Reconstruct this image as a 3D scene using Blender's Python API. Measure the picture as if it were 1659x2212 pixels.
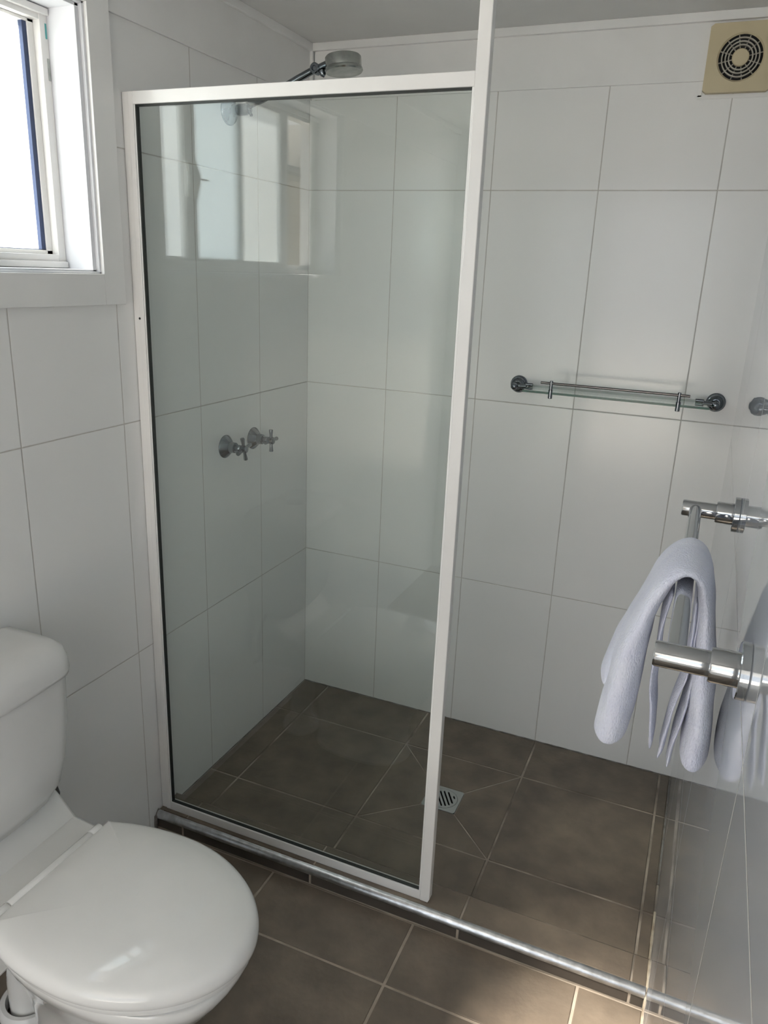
import bpy, bmesh, math, random
from mathutils import Vector, Matrix
from mathutils import noise as mnoise
random.seed(4)
S = bpy.context.scene
for o in list(bpy.data.objects): bpy.data.objects.remove(o)
COL = S.collection
R = math.radians

# ------------------------------------------------------------------ camera
CAM = (1.25109, -2.29126, 1.51007)
yaw, pit, rol = R(22.53234), R(-17.58335), R(2.37357)
cyw, syw, cp, sp = math.cos(yaw), math.sin(yaw), math.cos(pit), math.sin(pit)
F = Vector((-syw*cp, cyw*cp, sp)); Rt = Vector((cyw, syw, 0)); U = Rt.cross(F)
R2 = math.cos(rol)*Rt + math.sin(rol)*U; U2 = -math.sin(rol)*Rt + math.cos(rol)*U
cd = bpy.data.cameras.new('camera'); cam = bpy.data.objects.new('camera', cd); COL.objects.link(cam)
M = Matrix((R2, U2, -F)).transposed().to_4x4(); M.translation = Vector(CAM)
cam.matrix_world = M
cd.sensor_fit = 'HORIZONTAL'; cd.sensor_width = 36.0; cd.lens = 1648.03/1659*36; cd.clip_start = 0.01
S.camera = cam

# ------------------------------------------------------------------ light
W = bpy.data.worlds.new('world'); S.world = W; W.use_nodes = True
nt = W.node_tree; nt.nodes.clear()
wo = nt.nodes.new('ShaderNodeOutputWorld'); bg = nt.nodes.new('ShaderNodeBackground')
tc = nt.nodes.new('ShaderNodeTexCoord'); sx = nt.nodes.new('ShaderNodeSeparateXYZ'); cr = nt.nodes.new('ShaderNodeValToRGB')
nt.links.new(tc.outputs['Generated'], sx.inputs[0]); nt.links.new(sx.outputs['Z'], cr.inputs[0])
cr.color_ramp.elements[0].position = 0.0; cr.color_ramp.elements[0].color = (0.91, 0.955, 1.0, 1)
cr.color_ramp.elements[1].position = 0.9; cr.color_ramp.elements[1].color = (0.72, 0.83, 1.0, 1)
nt.links.new(cr.outputs[0], bg.inputs[0]); nt.links.new(bg.outputs[0], wo.inputs[0])
bg.inputs[1].default_value = 4.0

sd = bpy.data.lights.new('sun', 'SUN'); sun = bpy.data.objects.new('sun', sd); COL.objects.link(sun)
sd.energy = 72.0; sd.angle = R(9); sd.color = (1.0, 0.92, 0.82)
sun.rotation_euler = Vector((1.0, 0.53, -1.37)).to_track_quat('-Z', 'Y').to_euler()

S.view_settings.view_transform = 'Standard'; S.view_settings.look = 'None'
S.view_settings.gamma = 1.0; S.view_settings.use_curve_mapping = False
S.view_settings.exposure = -0.78

# ------------------------------------------------------------------ materials
def mat(name, col=(.8,.8,.8), rough=.5, metal=0., spec=.5, bump=0., bscale=80., mott=None, mscale=6., coat=0., det=4.):
    m = bpy.data.materials.new(name); m.use_nodes = True
    t = m.node_tree; b = t.nodes['Principled BSDF']
    b.inputs['Base Color'].default_value = (*col, 1); b.inputs['Roughness'].default_value = rough
    b.inputs['Metallic'].default_value = metal; b.inputs['Specular IOR Level'].default_value = spec
    b.inputs['Coat Weight'].default_value = coat; b.inputs['Coat Roughness'].default_value = .03
    co = t.nodes.new('ShaderNodeTexCoord')
    n = t.nodes.new('ShaderNodeTexNoise'); n.inputs['Scale'].default_value = mscale; n.inputs['Detail'].default_value = det
    t.links.new(co.outputs['Object'], n.inputs['Vector'])
    c2 = mott if mott else tuple(c*.95 for c in col)
    r = t.nodes.new('ShaderNodeValToRGB'); r.color_ramp.elements[0].position = .35; r.color_ramp.elements[1].position = .68
    r.color_ramp.elements[0].color = (*c2, 1); r.color_ramp.elements[1].color = (*col, 1)
    t.links.new(n.outputs['Fac'], r.inputs[0]); t.links.new(r.outputs[0], b.inputs['Base Color'])
    if bump:
        n2 = t.nodes.new('ShaderNodeTexNoise'); n2.inputs['Scale'].default_value = bscale; n2.inputs['Detail'].default_value = 5
        t.links.new(co.outputs['Object'], n2.inputs['Vector'])
        bp = t.nodes.new('ShaderNodeBump'); bp.inputs['Strength'].default_value = 1.0; bp.inputs['Distance'].default_value = bump
        t.links.new(n2.outputs['Fac'], bp.inputs['Height']); t.links.new(bp.outputs[0], b.inputs['Normal'])
    return m

def mth(t, op, a, b=None, c=None):
    n = t.nodes.new('ShaderNodeMath'); n.operation = op
    for i, v in enumerate((a, b, c)):
        if v is None: continue
        if isinstance(v, (int, float)): n.inputs[i].default_value = v
        else: t.links.new(v, n.inputs[i])
    return n.outputs[0]

def wall_tile(name, ax, off, w, zoff=.5397, h=.6, grout=(.55,.53,.50), rough=.17, g=.0011, wave=.0006, col=(.87,.87,.86), spec=.5, ior=1.5):
    """white glossy wall tiles; joints every w along the axis ax and every h up the wall"""
    m = bpy.data.materials.new(name); m.use_nodes = True
    t = m.node_tree; b = t.nodes['Principled BSDF']
    co = t.nodes.new('ShaderNodeTexCoord'); s = t.nodes.new('ShaderNodeSeparateXYZ'); t.links.new(co.outputs['Object'], s.inputs[0])
    def dist(v, o, p):
        q = mth(t, 'DIVIDE', mth(t, 'SUBTRACT', v, o), p)
        fr = mth(t, 'FRACT', mth(t, 'ADD', q, .5))
        return mth(t, 'MULTIPLY', mth(t, 'ABSOLUTE', mth(t, 'SUBTRACT', fr, .5)), p)
    d = mth(t, 'MINIMUM', dist(s.outputs[ax], off, w), dist(s.outputs['Z'], zoff, h))
    nz = t.nodes.new('ShaderNodeTexNoise'); nz.inputs['Scale'].default_value = 30; t.links.new(co.outputs['Object'], nz.inputs['Vector'])
    dd = mth(t, 'ADD', d, mth(t, 'MULTIPLY', mth(t, 'SUBTRACT', nz.outputs['Fac'], .5), .0012))
    mr = t.nodes.new('ShaderNodeMapRange'); mr.inputs['From Min'].default_value = g*.7; mr.inputs['From Max'].default_value = g*1.6
    mr.inputs['To Min'].default_value = 1; mr.inputs['To Max'].default_value = 0; t.links.new(dd, mr.inputs['Value'])
    mx = t.nodes.new('ShaderNodeMix'); mx.data_type = 'RGBA'; t.links.new(mr.outputs[0], mx.inputs['Factor'])
    mx.inputs['A'].default_value = (*col, 1); mx.inputs['B'].default_value = (*grout, 1)
    t.links.new(mx.outputs['Result'], b.inputs['Base Color'])
    b.inputs['Specular IOR Level'].default_value = spec; b.inputs['IOR'].default_value = ior
    ro = mth(t, 'ADD', mth(t, 'MULTIPLY', mr.outputs[0], .5), rough); t.links.new(ro, b.inputs['Roughness'])
    # shallow cushion edge at each joint plus a slow waviness of the glaze
    mb = t.nodes.new('ShaderNodeMapRange'); mb.interpolation_type = 'SMOOTHSTEP'; mb.inputs['From Min'].default_value = 0; mb.inputs['From Max'].default_value = g*2.4
    mb.inputs['To Max'].default_value = 1; t.links.new(d, mb.inputs['Value'])
    n3 = t.nodes.new('ShaderNodeTexNoise'); n3.inputs['Scale'].default_value = 5; n3.inputs['Detail'].default_value = 1; t.links.new(co.outputs['Object'], n3.inputs['Vector'])
    hh = mth(t, 'ADD', mth(t, 'MULTIPLY', mb.outputs[0], .0006), mth(t, 'MULTIPLY', n3.outputs['Fac'], wave))
    bp = t.nodes.new('ShaderNodeBump'); bp.inputs['Strength'].default_value = 1; bp.inputs['Distance'].default_value = 1.0
    t.links.new(hh, bp.inputs['Height']); t.links.new(bp.outputs[0], b.inputs['Normal'])
    return m

def thin_glass(name, tint, refl=1.0):
    m = bpy.data.materials.new(name); m.use_nodes = True; t = m.node_tree; t.nodes.clear()
    o = t.nodes.new('ShaderNodeOutputMaterial'); tr = t.nodes.new('ShaderNodeBsdfTransparent'); tr.inputs[0].default_value = (*tint, 1)
    gl = t.nodes.new('ShaderNodeBsdfGlossy'); gl.inputs['Roughness'].default_value = .0; gl.inputs[0].default_value = (1, 1, 1, 1)
    ge = t.nodes.new('ShaderNodeNewGeometry'); dt = t.nodes.new('ShaderNodeVectorMath'); dt.operation = 'DOT_PRODUCT'
    t.links.new(ge.outputs['Incoming'], dt.inputs[0]); t.links.new(ge.outputs['Normal'], dt.inputs[1])
    c = mth(t, 'ABSOLUTE', dt.outputs['Value']); p = mth(t, 'POWER', mth(t, 'SUBTRACT', 1.0, c), 5.0)
    f = mth(t, 'ADD', mth(t, 'MULTIPLY', p, .96), .04*refl)
    mx = t.nodes.new('ShaderNodeMixShader'); t.links.new(f, mx.inputs[0]); t.links.new(tr.outputs[0], mx.inputs[1]); t.links.new(gl.outputs[0], mx.inputs[2])
    t.links.new(mx.outputs[0], o.inputs[0]); return m

def frosted(name):
    m = bpy.data.materials.new(name); m.use_nodes = True; t = m.node_tree; t.nodes.clear()
    o = t.nodes.new('ShaderNodeOutputMaterial')
    tr = t.nodes.new('ShaderNodeBsdfTransparent'); tr.inputs[0].default_value = (.92, .96, .96, 1)
    tl = t.nodes.new('ShaderNodeBsdfTranslucent'); tl.inputs[0].default_value = (.82, .92, .97, 1)
    rf = t.nodes.new('ShaderNodeBsdfRefraction'); rf.inputs['Roughness'].default_value = .55; rf.inputs['IOR'].default_value = 1.15; rf.inputs[0].default_value = (.88, .96, 1, 1)
    gs = t.nodes.new('ShaderNodeBsdfGlossy'); gs.inputs['Roughness'].default_value = .25
    co = t.nodes.new('ShaderNodeTexCoord'); n = t.nodes.new('ShaderNodeTexNoise'); n.inputs['Scale'].default_value = 420; n.inputs['Detail'].default_value = 2
    t.links.new(co.outputs['Object'], n.inputs['Vector'])
    bp = t.nodes.new('ShaderNodeBump'); bp.inputs['Strength'].default_value = .9; bp.inputs['Distance'].default_value = .0015
    t.links.new(n.outputs['Fac'], bp.inputs['Height'])
    for q in (rf, tl, gs): t.links.new(bp.outputs[0], q.inputs['Normal'])
    a = t.nodes.new('ShaderNodeMixShader'); a.inputs[0].default_value = .35; t.links.new(rf.outputs[0], a.inputs[1]); t.links.new(tl.outputs[0], a.inputs[2])
    b = t.nodes.new('ShaderNodeMixShader'); b.inputs[0].default_value = .14; t.links.new(a.outputs[0], b.inputs[1]); t.links.new(tr.outputs[0], b.inputs[2])
    c = t.nodes.new('ShaderNodeMixShader'); c.inputs[0].default_value = .06; t.links.new(b.outputs[0], c.inputs[1]); t.links.new(gs.outputs[0], c.inputs[2])
    t.links.new(c.outputs[0], o.inputs[0]); return m

M_BACK = wall_tile('back_wall_tile', 'X', .2886, .302)
M_LEFT = wall_tile('left_wall_tile', 'Y', -.2987, .298)
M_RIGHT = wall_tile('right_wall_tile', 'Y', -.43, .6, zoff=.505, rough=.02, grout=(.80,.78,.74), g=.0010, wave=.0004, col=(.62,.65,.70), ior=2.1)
M_PAINT = mat('white_painted_board', (.86,.86,.85), .45, bump=.00015, bscale=120)
M_CEIL = mat('ceiling_board', (.78,.78,.77), .6, bump=.0002, bscale=60)
M_GLOSSPAINT = mat('white_gloss_paint', (.87,.87,.86), .28)
M_ALU = mat('white_powder_coat', (.86,.85,.83), .22, bump=.00005, bscale=200)
M_ALUEDGE = mat('white_glazing_bead', (.90,.90,.88), .3)
M_CHROME = mat('chrome', (.46,.48,.50), .08, 1.0)
M_CHROMEDARK = mat('dark_reflection_chrome', (.19,.21,.23), .10, 1.0)  # chrome darkened so its colour carries the reflections of dark surroundings
M_CHROMEDULL = mat('water_marked_chrome', (.50,.52,.50), .2, 1.0, mott=(.34,.36,.34), mscale=40)
M_DARKHOLE = mat('dark_gap', (.01,.01,.01), .8)
M_CERAMIC = mat('white_vitreous_china', (.83,.83,.81), .08, coat=.4)
M_PLASTIC = mat('white_plastic', (.92,.92,.90), .10, coat=.3)
M_CISTERN = mat('white_cistern_plastic', (.80,.80,.79), .22)
M_LATCH = mat('latch_plastic', (.80,.79,.74), .4)
M_BEIGE = mat('aged_cream_plastic', (.62,.54,.36), .45, mott=(.57,.49,.32), mscale=9)
M_FANRING = mat('grey_plastic', (.42,.40,.34), .45)
M_RUBBER = mat('dark_gasket', (.03,.05,.12), .5)
M_SLATE = mat('dark_slate_tile', (.225,.181,.137), .36, bump=.0022, bscale=34, mott=(.150,.121,.093), mscale=11, spec=.5, det=9)
M_GROUTD = mat('shower_floor_grout', (.60,.52,.43), .8, mott=(.20,.17,.14), mscale=7)
M_GROUTL = mat('floor_grout', (.50,.43,.35), .8, mott=(.34,.29,.23), mscale=20)
M_TRIM = mat('aluminium_edge_trim', (.62,.64,.66), .28, 1.0, bump=.0006, bscale=90, mott=(.42,.43,.44), mscale=45)
M_SILI = mat('old_silicone', (.62,.55,.43), .6, bump=.001, bscale=60, mott=(.35,.28,.2), mscale=30)
M_SILG = mat('grey_silicone', (.30,.29,.28), .6, bump=.001, bscale=60, mott=(.14,.12,.1), mscale=30)
M_STEEL = mat('brushed_steel_drain', (.50,.53,.52), .32, .9)
M_GLASS = thin_glass('shower_glass', (.935,.962,.950), 1.25)
M_CLEAR = thin_glass('clear_glass', (.95,.97,.96), 1.0)
M_FROST = frosted('frosted_glass')
M_GEDGE = mat('green_glass_edge', (.004,.09,.06), .25, mott=(.003,.075,.05))
M_HOSE = mat('braided_steel_hose', (.16,.16,.16), .35, .7, bump=.002, bscale=400)
M_TEAL = mat('teal_tape', (.1,.42,.42), .5)
M_SIDING = mat('beige_weatherboard', (.42,.36,.27), .7)
M_GUTTER = mat('grey_gutter', (.13,.12,.12), .5)
M_LEAF = mat('tree_leaves', (.07,.09,.05), .7); M_BARK = mat('tree_bark', (.1,.07,.05), .9)
M_GROUND = mat('outdoor_concrete', (.50,.48,.45), .9)

def towel_mat():
    m = mat('white_terry', (.85,.88,1.0), .95, mott=(.79,.82,.97), mscale=30, spec=.1)
    t = m.node_tree; b = t.nodes['Principled BSDF']; b.inputs['Sheen Weight'].default_value = .4
    co = t.nodes.new('ShaderNodeTexCoord'); mp = t.nodes.new('ShaderNodeMapping'); mp.inputs['Scale'].default_value = (1, 1.0, .55)
    v = t.nodes.new('ShaderNodeTexVoronoi'); v.inputs['Scale'].default_value = 420
    n = t.nodes.new('ShaderNodeTexNoise'); n.inputs['Scale'].default_value = 60; n.inputs['Detail'].default_value = 4
    t.links.new(co.outputs['Object'], mp.inputs[0]); t.links.new(mp.outputs[0], v.inputs['Vector']); t.links.new(co.outputs['Object'], n.inputs['Vector'])
    h = mth(t, 'ADD', mth(t, 'MULTIPLY', v.outputs['Distance'], -.6), n.outputs['Fac'])
    bp = t.nodes.new('ShaderNodeBump'); bp.inputs['Strength'].default_value = .9; bp.inputs['Distance'].default_value = .0022
    t.links.new(h, bp.inputs['Height']); t.links.new(bp.outputs[0], b.inputs['Normal'])
    return m
M_TERRY = towel_mat()

# ------------------------------------------------------------------ helpers
def link(name, bm, mats, parent=None, smooth=None, bevel=0, sub=0):
    bmesh.ops.recalc_face_normals(bm, faces=bm.faces)
    me = bpy.data.meshes.new(name)
    if parent is not None:
        off = world_loc(parent)
        for v in bm.verts: v.co -= off
    bm.to_mesh(me); bm.free()
    if not isinstance(mats, (list, tuple)): mats = [mats]
    for m in mats: me.materials.append(m)
    o = bpy.data.objects.new(name, me); COL.objects.link(o)
    if parent is not None: o.parent = parent
    if bevel:
        md = o.modifiers.new('bevel', 'BEVEL'); md.width = bevel; md.segments = 2; md.limit_method = 'ANGLE'; md.angle_limit = R(40)
        md.harden_normals = False
    if sub:
        md = o.modifiers.new('sub', 'SUBSURF'); md.levels = sub; md.render_levels = sub
    if smooth is not None:
        for p in me.polygons: p.use_smooth = True
        if smooth < 180:
            try: me.set_sharp_from_angle(angle=R(smooth))
            except Exception: pass
    return o

def world_loc(o):
    v = Vector((0, 0, 0))
    while o is not None: v += o.location; o = o.parent
    return v

def tag(o, label=None, cat=None, group=None, kind=None):
    if label: o['label'] = label
    if cat: o['category'] = cat
    if group: o['group'] = group
    if kind: o['kind'] = kind
    return o

def thing(name, loc, label=None, cat=None, group=None, kind=None):
    o = bpy.data.objects.new(name, None); COL.objects.link(o); o.location = loc; o.empty_display_size = .05
    return tag(o, label, cat, group, kind)

def box(bm, a, b, mi=0):
    x0, y0, z0 = a; x1, y1, z1 = b
    vs = [bm.verts.new(p) for p in ((x0,y0,z0),(x1,y0,z0),(x1,y1,z0),(x0,y1,z0),(x0,y0,z1),(x1,y0,z1),(x1,y1,z1),(x0,y1,z1))]
    for f in ((0,3,2,1),(4,5,6,7),(0,1,5,4),(1,2,6,5),(2,3,7,6),(3,0,4,7)):
        fc = bm.faces.new([vs[i] for i in f]); fc.material_index = mi

def boxes(lst):
    bm = bmesh.new()
    for a, b in lst: box(bm, a, b)
    return bm

def frame_of(d):
    d = Vector(d).normalized(); a = Vector((0, 0, 1)) if abs(d.z) < .9 else Vector((1, 0, 0))
    u = d.cross(a).normalized(); v = d.cross(u).normalized(); return d, u, v

def lathe(bm, base, axis, prof, n=32, mi=0):
    """prof: list of (distance along axis, radius)"""
    d, u, v = frame_of(axis); base = Vector(base); rings = []
    for h, r in prof:
        c = base + d*h
        if r < 1e-6: rings.append([bm.verts.new(c)])
        else: rings.append([bm.verts.new(c + u*math.cos(2*math.pi*i/n)*r + v*math.sin(2*math.pi*i/n)*r) for i in range(n)])
    for A, B in zip(rings, rings[1:]):
        for i in range(n):
            j = (i+1) % n
            if len(A) == 1 and len(B) == 1: continue
            if len(A) == 1: f = bm.faces.new((A[0], B[i], B[j]))
            elif len(B) == 1: f = bm.faces.new((A[i], A[j], B[0]))
            else: f = bm.faces.new((A[i], A[j], B[j], B[i]))
            f.material_index = mi

def cyl(bm, a, b, r, n=28, ch=.0008, mi=0):
    a = Vector(a); b = Vector(b); L = (b-a).length; ch = min(ch, r*.4, L*.4)
    lathe(bm, a, b-a, [(0, 0), (0, r-ch), (ch, r), (L-ch, r), (L, r-ch), (L, 0)], n, mi)

def tube(bm, pts, r, n=16, mi=0):
    pts = [Vector(p) for p in pts]; rings = []; up = None
    for i, p in enumerate(pts):
        d = (pts[min(i+1, len(pts)-1)] - pts[max(i-1, 0)]).normalized()
        if up is None: _, u, v = frame_of(d)
        else:
            u = (up - d*up.dot(d)).normalized(); v = d.cross(u)
        up = u
        rings.append([bm.verts.new(p + u*math.cos(2*math.pi*k/n)*r + v*math.sin(2*math.pi*k/n)*r) for k in range(n)])
    for A, B in zip(rings, rings[1:]):
        for k in range(n): bm.faces.new((A[k], A[(k+1) % n], B[(k+1) % n], B[k])).material_index = mi
    for q in (rings[0], rings[-1][::-1]): bm.faces.new(q).material_index = mi

# ------------------------------------------------------------------ tiled floors
WX = 1.3305; ZB = -.027; ZS = .025; YF = -.842   # right wall, bathroom floor, threshold strip, screen face
def inset_poly(P, d):
    n = len(P); c = sum((Vector(p) for p in P), Vector())/n; out = []
    nrm = (Vector(P[1])-Vector(P[0])).cross(Vector(P[2])-Vector(P[1])).normalized()
    for i in range(n):
        a, b, e = Vector(P[i-1]), Vector(P[i]), Vector(P[(i+1) % n])
        d1 = (b-a).normalized(); d2 = (e-b).normalized()
        n1 = nrm.cross(d1); n2 = nrm.cross(d2)
        k = (n1+n2); k = k/(k.dot(n1))
        out.append(b + k*d)
    return out, nrm
def tile_cell(bm, P, g, depth=.0022, jit=0.):
    """one tile (material 0) with a worn edge standing in its grout bed (material 1)"""
    top, nrm = inset_poly(P, g/2+.0018); rim, _ = inset_poly(P, g/2+.0004)
    base = [Vector(p) - nrm*depth for p in P]
    tl = (random.random()-.5)*jit
    vt = [bm.verts.new(p + nrm*tl) for p in top]; vr = [bm.verts.new(p - nrm*.0008) for p in rim]; vb = [bm.verts.new(Vector(p) - nrm*depth) for p in inset_poly(P, g/2)[0]]; vo = [bm.verts.new(p) for p in base]
    n = len(P); bm.faces.new(vt)
    for i in range(n):
        j = (i+1) % n
        bm.faces.new((vt[i], vr[i], vr[j], vt[j])); bm.faces.new((vr[i], vb[i], vb[j], vr[j]))
        bm.faces.new((vb[i], vo[i], vo[j], vb[j])).material_index = 1
def tile_grid(bm, xs, ys, z, g, skip=()):
    for i in range(len(xs)-1):
        for j in range(len(ys)-1):
            if (i, j) in skip: continue
            x0, x1, y0, y1 = xs[i], xs[i+1], ys[j], ys[j+1]
            tile_cell(bm, [(x0,y0,z),(x1,y0,z),(x1,y1,z),(x0,y1,z)], g, jit=.0008)
def finish_floor(name, bm, mats):
    bmesh.ops.recalc_face_normals(bm, faces=bm.faces)
    me = bpy.data.meshes.new(name); bm.to_mesh(me); bm.free()
    for m in mats: me.materials.append(m)
    o = bpy.data.objects.new(name, me); COL.objects.link(o); return o

bm = bmesh.new()
FX = [0, .1019, .5046, .8981, 1.2989, WX]; FY = [-.775, -.609, -.213, 0]
tile_grid(bm, FX, FY, 0, .006, skip={(2, 1)})
x0, x1, y0, y1 = FX[2], FX[3], FY[1], FY[2]; zc = 0.0; DZ = -.006
dx0, dx1, dy0, dy1 = .652, .757, -.468, -.362
SL = 1
c = [(x0,y0,0),(x1,y0,0),(x1,y1,0),(x0,y1,0)]; d = [(dx0,dy0,DZ),(dx1,dy0,DZ),(dx1,dy1,DZ),(dx0,dy1,DZ)]
for i in range(4):
    j = (i+1) % 4; tile_cell(bm, [c[i], c[j], d[j], d[i]], .0032, depth=.0015)
# threshold strip: top cells, the little step down into the shower and the riser to the bathroom floor
SX = [0, .093, .496, .898, 1.296, WX]
tile_grid(bm, SX, [-.857, -.775], ZS, .0045)
for i in range(5):
    a, b = SX[i], SX[i+1]
    tile_cell(bm, [(b,-.775,0),(a,-.775,0),(a,-.775,ZS),(b,-.775,ZS)], .003, .001)
fl = finish_floor('shower_floor', bm, [M_SLATE, M_GROUTD]); tag(fl, kind='structure')
bm = bmesh.new()
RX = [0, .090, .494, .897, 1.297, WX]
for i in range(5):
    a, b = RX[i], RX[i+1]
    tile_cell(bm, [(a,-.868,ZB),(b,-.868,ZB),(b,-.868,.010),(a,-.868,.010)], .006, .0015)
ro = finish_floor('trim_2', bm, [mat('shaded_riser_tile', (.085,.072,.060), .35, bump=.001, bscale=30, mott=(.060,.052,.044), mscale=9), M_GROUTL]); tag(ro, kind='structure')  # slate darkened in colour for the shade on the riser
bm = bmesh.new()
tile_grid(bm, [-.017, .386, .785, 1.187, WX], [-3.1, -2.66, -2.258, -1.857, -1.456, -1.055, -.868], ZB, .0065)
bf = finish_floor('floor', bm, [M_SLATE, M_GROUTL]); tag(bf, kind='structure')

tag(link('floor_slab', boxes([((0, -.775, -.05), (WX, 0, DZ-.012)), ((0, -.866, -.05), (WX, -.777, ZS-.004)), ((-.017, -3.1, -.06), (WX, -.865, ZB-.0035))]), M_GROUTD), kind='structure')
# rounded aluminium edge trim on the threshold
bm = bmesh.new(); prof = [(-.8555, ZS+.0004), (-.857, ZS+.0015)]
for k in range(9):
    a = R(90 - k*11.25); prof.append((-.857 - .0145*math.cos(a), .0095 + .0175*math.sin(a)))
prof += [(-.8712, .0075), (-.868, .0065)]
N = 60; rows = []
for i in range(N+1):
    x = .004 + (WX-.006)*i/N
    rows.append([bm.verts.new((x, y + .0005*mnoise.noise(Vector((x*30, k, 0))), z + .0006*mnoise.noise(Vector((x*25, k*.7, 5))))) for k, (y, z) in enumerate(prof)])
for A, B in zip(rows, rows[1:]):
    for k in range(len(prof)-1): bm.faces.new((A[k], B[k], B[k+1], A[k+1]))
t1 = link('trim_1', bm, M_TRIM, smooth=60); tag(t1, kind='structure')

# silicone lines
def bead(name, pts, r, m, amp=.3, n=8):
    bm = bmesh.new(); P = []
    for a, b in zip(pts, pts[1:]):
        a, b = Vector(a), Vector(b); k = max(2, int((b-a).length/.012))
        P += [a.lerp(b, i/k) for i in range(k)]
    P.append(Vector(pts[-1])); rings = []
    for i, p in enumerate(P):
        d = (P[min(i+1, len(P)-1)]-P[max(i-1, 0)]).normalized(); _, u, v = frame_of(d)
        rr = r*(1 + amp*mnoise.noise(p*40))
        rings.append([bm.verts.new(p + u*math.cos(2*math.pi*k/n)*rr + v*math.sin(2*math.pi*k/n)*rr) for k in range(n)])
    for A, B in zip(rings, rings[1:]):
        for k in range(n): bm.faces.new((A[k], A[(k+1) % n], B[(k+1) % n], B[k]))
    o = link(name, bm, m, smooth=180); tag(o, kind='structure'); return o
bead('trim_3', [(WX, 0, .000), (WX, -.50, .000)], .0022, M_SILG, .8)
bead('trim_4', [(WX, -.60, .0), (WX, -.775, .0), (WX, -.78, ZS), (WX, -.857, ZS), (WX, -.874, .004), (WX, -.876, ZB), (WX, -1.6, ZB)], .0034, M_SILI, .6)
bead('trim_5', [(.0, 0, 0), (WX, 0, 0)], .0020, M_SILG, .6)
bead('trim_6', [(0, 0, 0), (0, -.775, 0)], .0016, M_SILG, .5)
bead('trim_7', [(.003, -.855, ZS+.001), (.003, -.872, .012), (.003, -.874, ZB)], .0045, M_SILG, .6)
bead('trim_8', [(.02, -.8555, ZS+.0008), (.50, -.8555, ZS+.0008)], .0018, mat('brown_silicone', (.10,.065,.04), .7), .9)

# ------------------------------------------------------------------ walls and ceiling
HC = 2.143; HT = 1.993
WY0, WY1, WZ0, WZ1 = -1.878, -.939, 1.478, 1.990   # window opening
bm = bmesh.new(); T = .12
def wall_with_hole(bm):
    for a, b in (((-T, WY1, -.05), (0, .1, HC)), ((-T, -3.1, -.05), (0, WY0, HC)), ((-T, WY0, -.05), (0, WY1, WZ0)), ((-T, WY0, WZ1), (0, WY1, HC))):
        box(bm, a, b)
wall_with_hole(bm)
tag(link('wall_left', bm, M_LEFT), kind='structure')
tag(link('wall_back', boxes([((-.0, 0, -.05), (WX+.1, .1, HC))]), M_BACK), kind='structure')
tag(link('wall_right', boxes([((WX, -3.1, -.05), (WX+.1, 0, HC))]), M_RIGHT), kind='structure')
tag(link('ceiling', boxes([((-T, -3.2, HC), (WX+.1, .1, HC+.05))]), M_CEIL), kind='structure')
DX0, DX1, DH = .06, 1.27, 2.06      # added wide opening, unseen behind the camera, lets in fill daylight
tag(link('wall_rear', boxes([((-T, -3.2, -.05), (DX0, -3.1, HC)), ((DX1, -3.2, -.05), (WX+.1, -3.1, HC)), ((DX0, -3.2, DH), (DX1, -3.1, HC))]), M_PAINT), kind='structure')
dr = thing('fill_opening_1', ((DX0+DX1)/2, -3.15, ZB), kind='structure')
link('fill_opening_frame', boxes([((DX0, -3.2, ZB), (DX0+.02, -3.1, DH)), ((DX1-.02, -3.2, ZB), (DX1, -3.1, DH)), ((DX0, -3.2, DH-.02), (DX1, -3.1, DH))]), M_GLOSSPAINT, dr, bevel=.002)
tag(link('sun_blocker_roof', boxes([((-4, -6.2, 2.35), (4, -3.2, 2.45)), ((-4, -3.2, 2.20), (4, -3.15, 2.45))]), M_PAINT), kind='structure')  # unseen roof added to keep sun off the ground and cut sky light
# painted board above the tiles, a few millimetres proud, and cornice strips
tag(link('trim_9', boxes([((.018, -.006, HT), (WX, 0, HC))]), M_PAINT, bevel=.001), kind='structure')
tag(link('trim_10', boxes([((0, -.870, HT), (.006, -.0, HC)), ((0, -3.1, 2.055), (.006, -.870, HC)), ((0, -3.1, HT), (.006, -1.945, 2.055))]), M_PAINT, bevel=.001), kind='structure')
tag(link('trim_11', boxes([((.006, -.018, 2.122), (WX, -.006, HC))]), M_GLOSSPAINT, bevel=.0015), kind='structure')
tag(link('trim_12', boxes([((.006, -3.1, 2.122), (.018, -.018, HC))]), M_GLOSSPAINT, bevel=.0015), kind='structure')
tag(link('trim_13', boxes([((.006, -.016, HT+.004), (.016, -.006, 2.122))]), M_GLOSSPAINT, bevel=.001), kind='structure')

# ------------------------------------------------------------------ window
wn = thing('window_1', (0, (WY0+WY1)/2, WZ0), kind='structure')
B1 = .015   # lining edge
# architrave: four boards, face 12 mm proud
ay0, ay1, az0, az1 = -1.942, -.876, 1.413, 2.052; iy0, iy1, iz0, iz1 = WY0, WY1, WZ0, WZ1
link('architrave', boxes([((0, iy1, az0), (.012, ay1, az1)), ((0, ay0, az0), (.012, iy0, az1)), ((0, iy0, az0), (.012, iy1, iz0)), ((0, iy0, iz1), (.012, iy1, az1))]), M_GLOSSPAINT, wn, bevel=.001)
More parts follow.
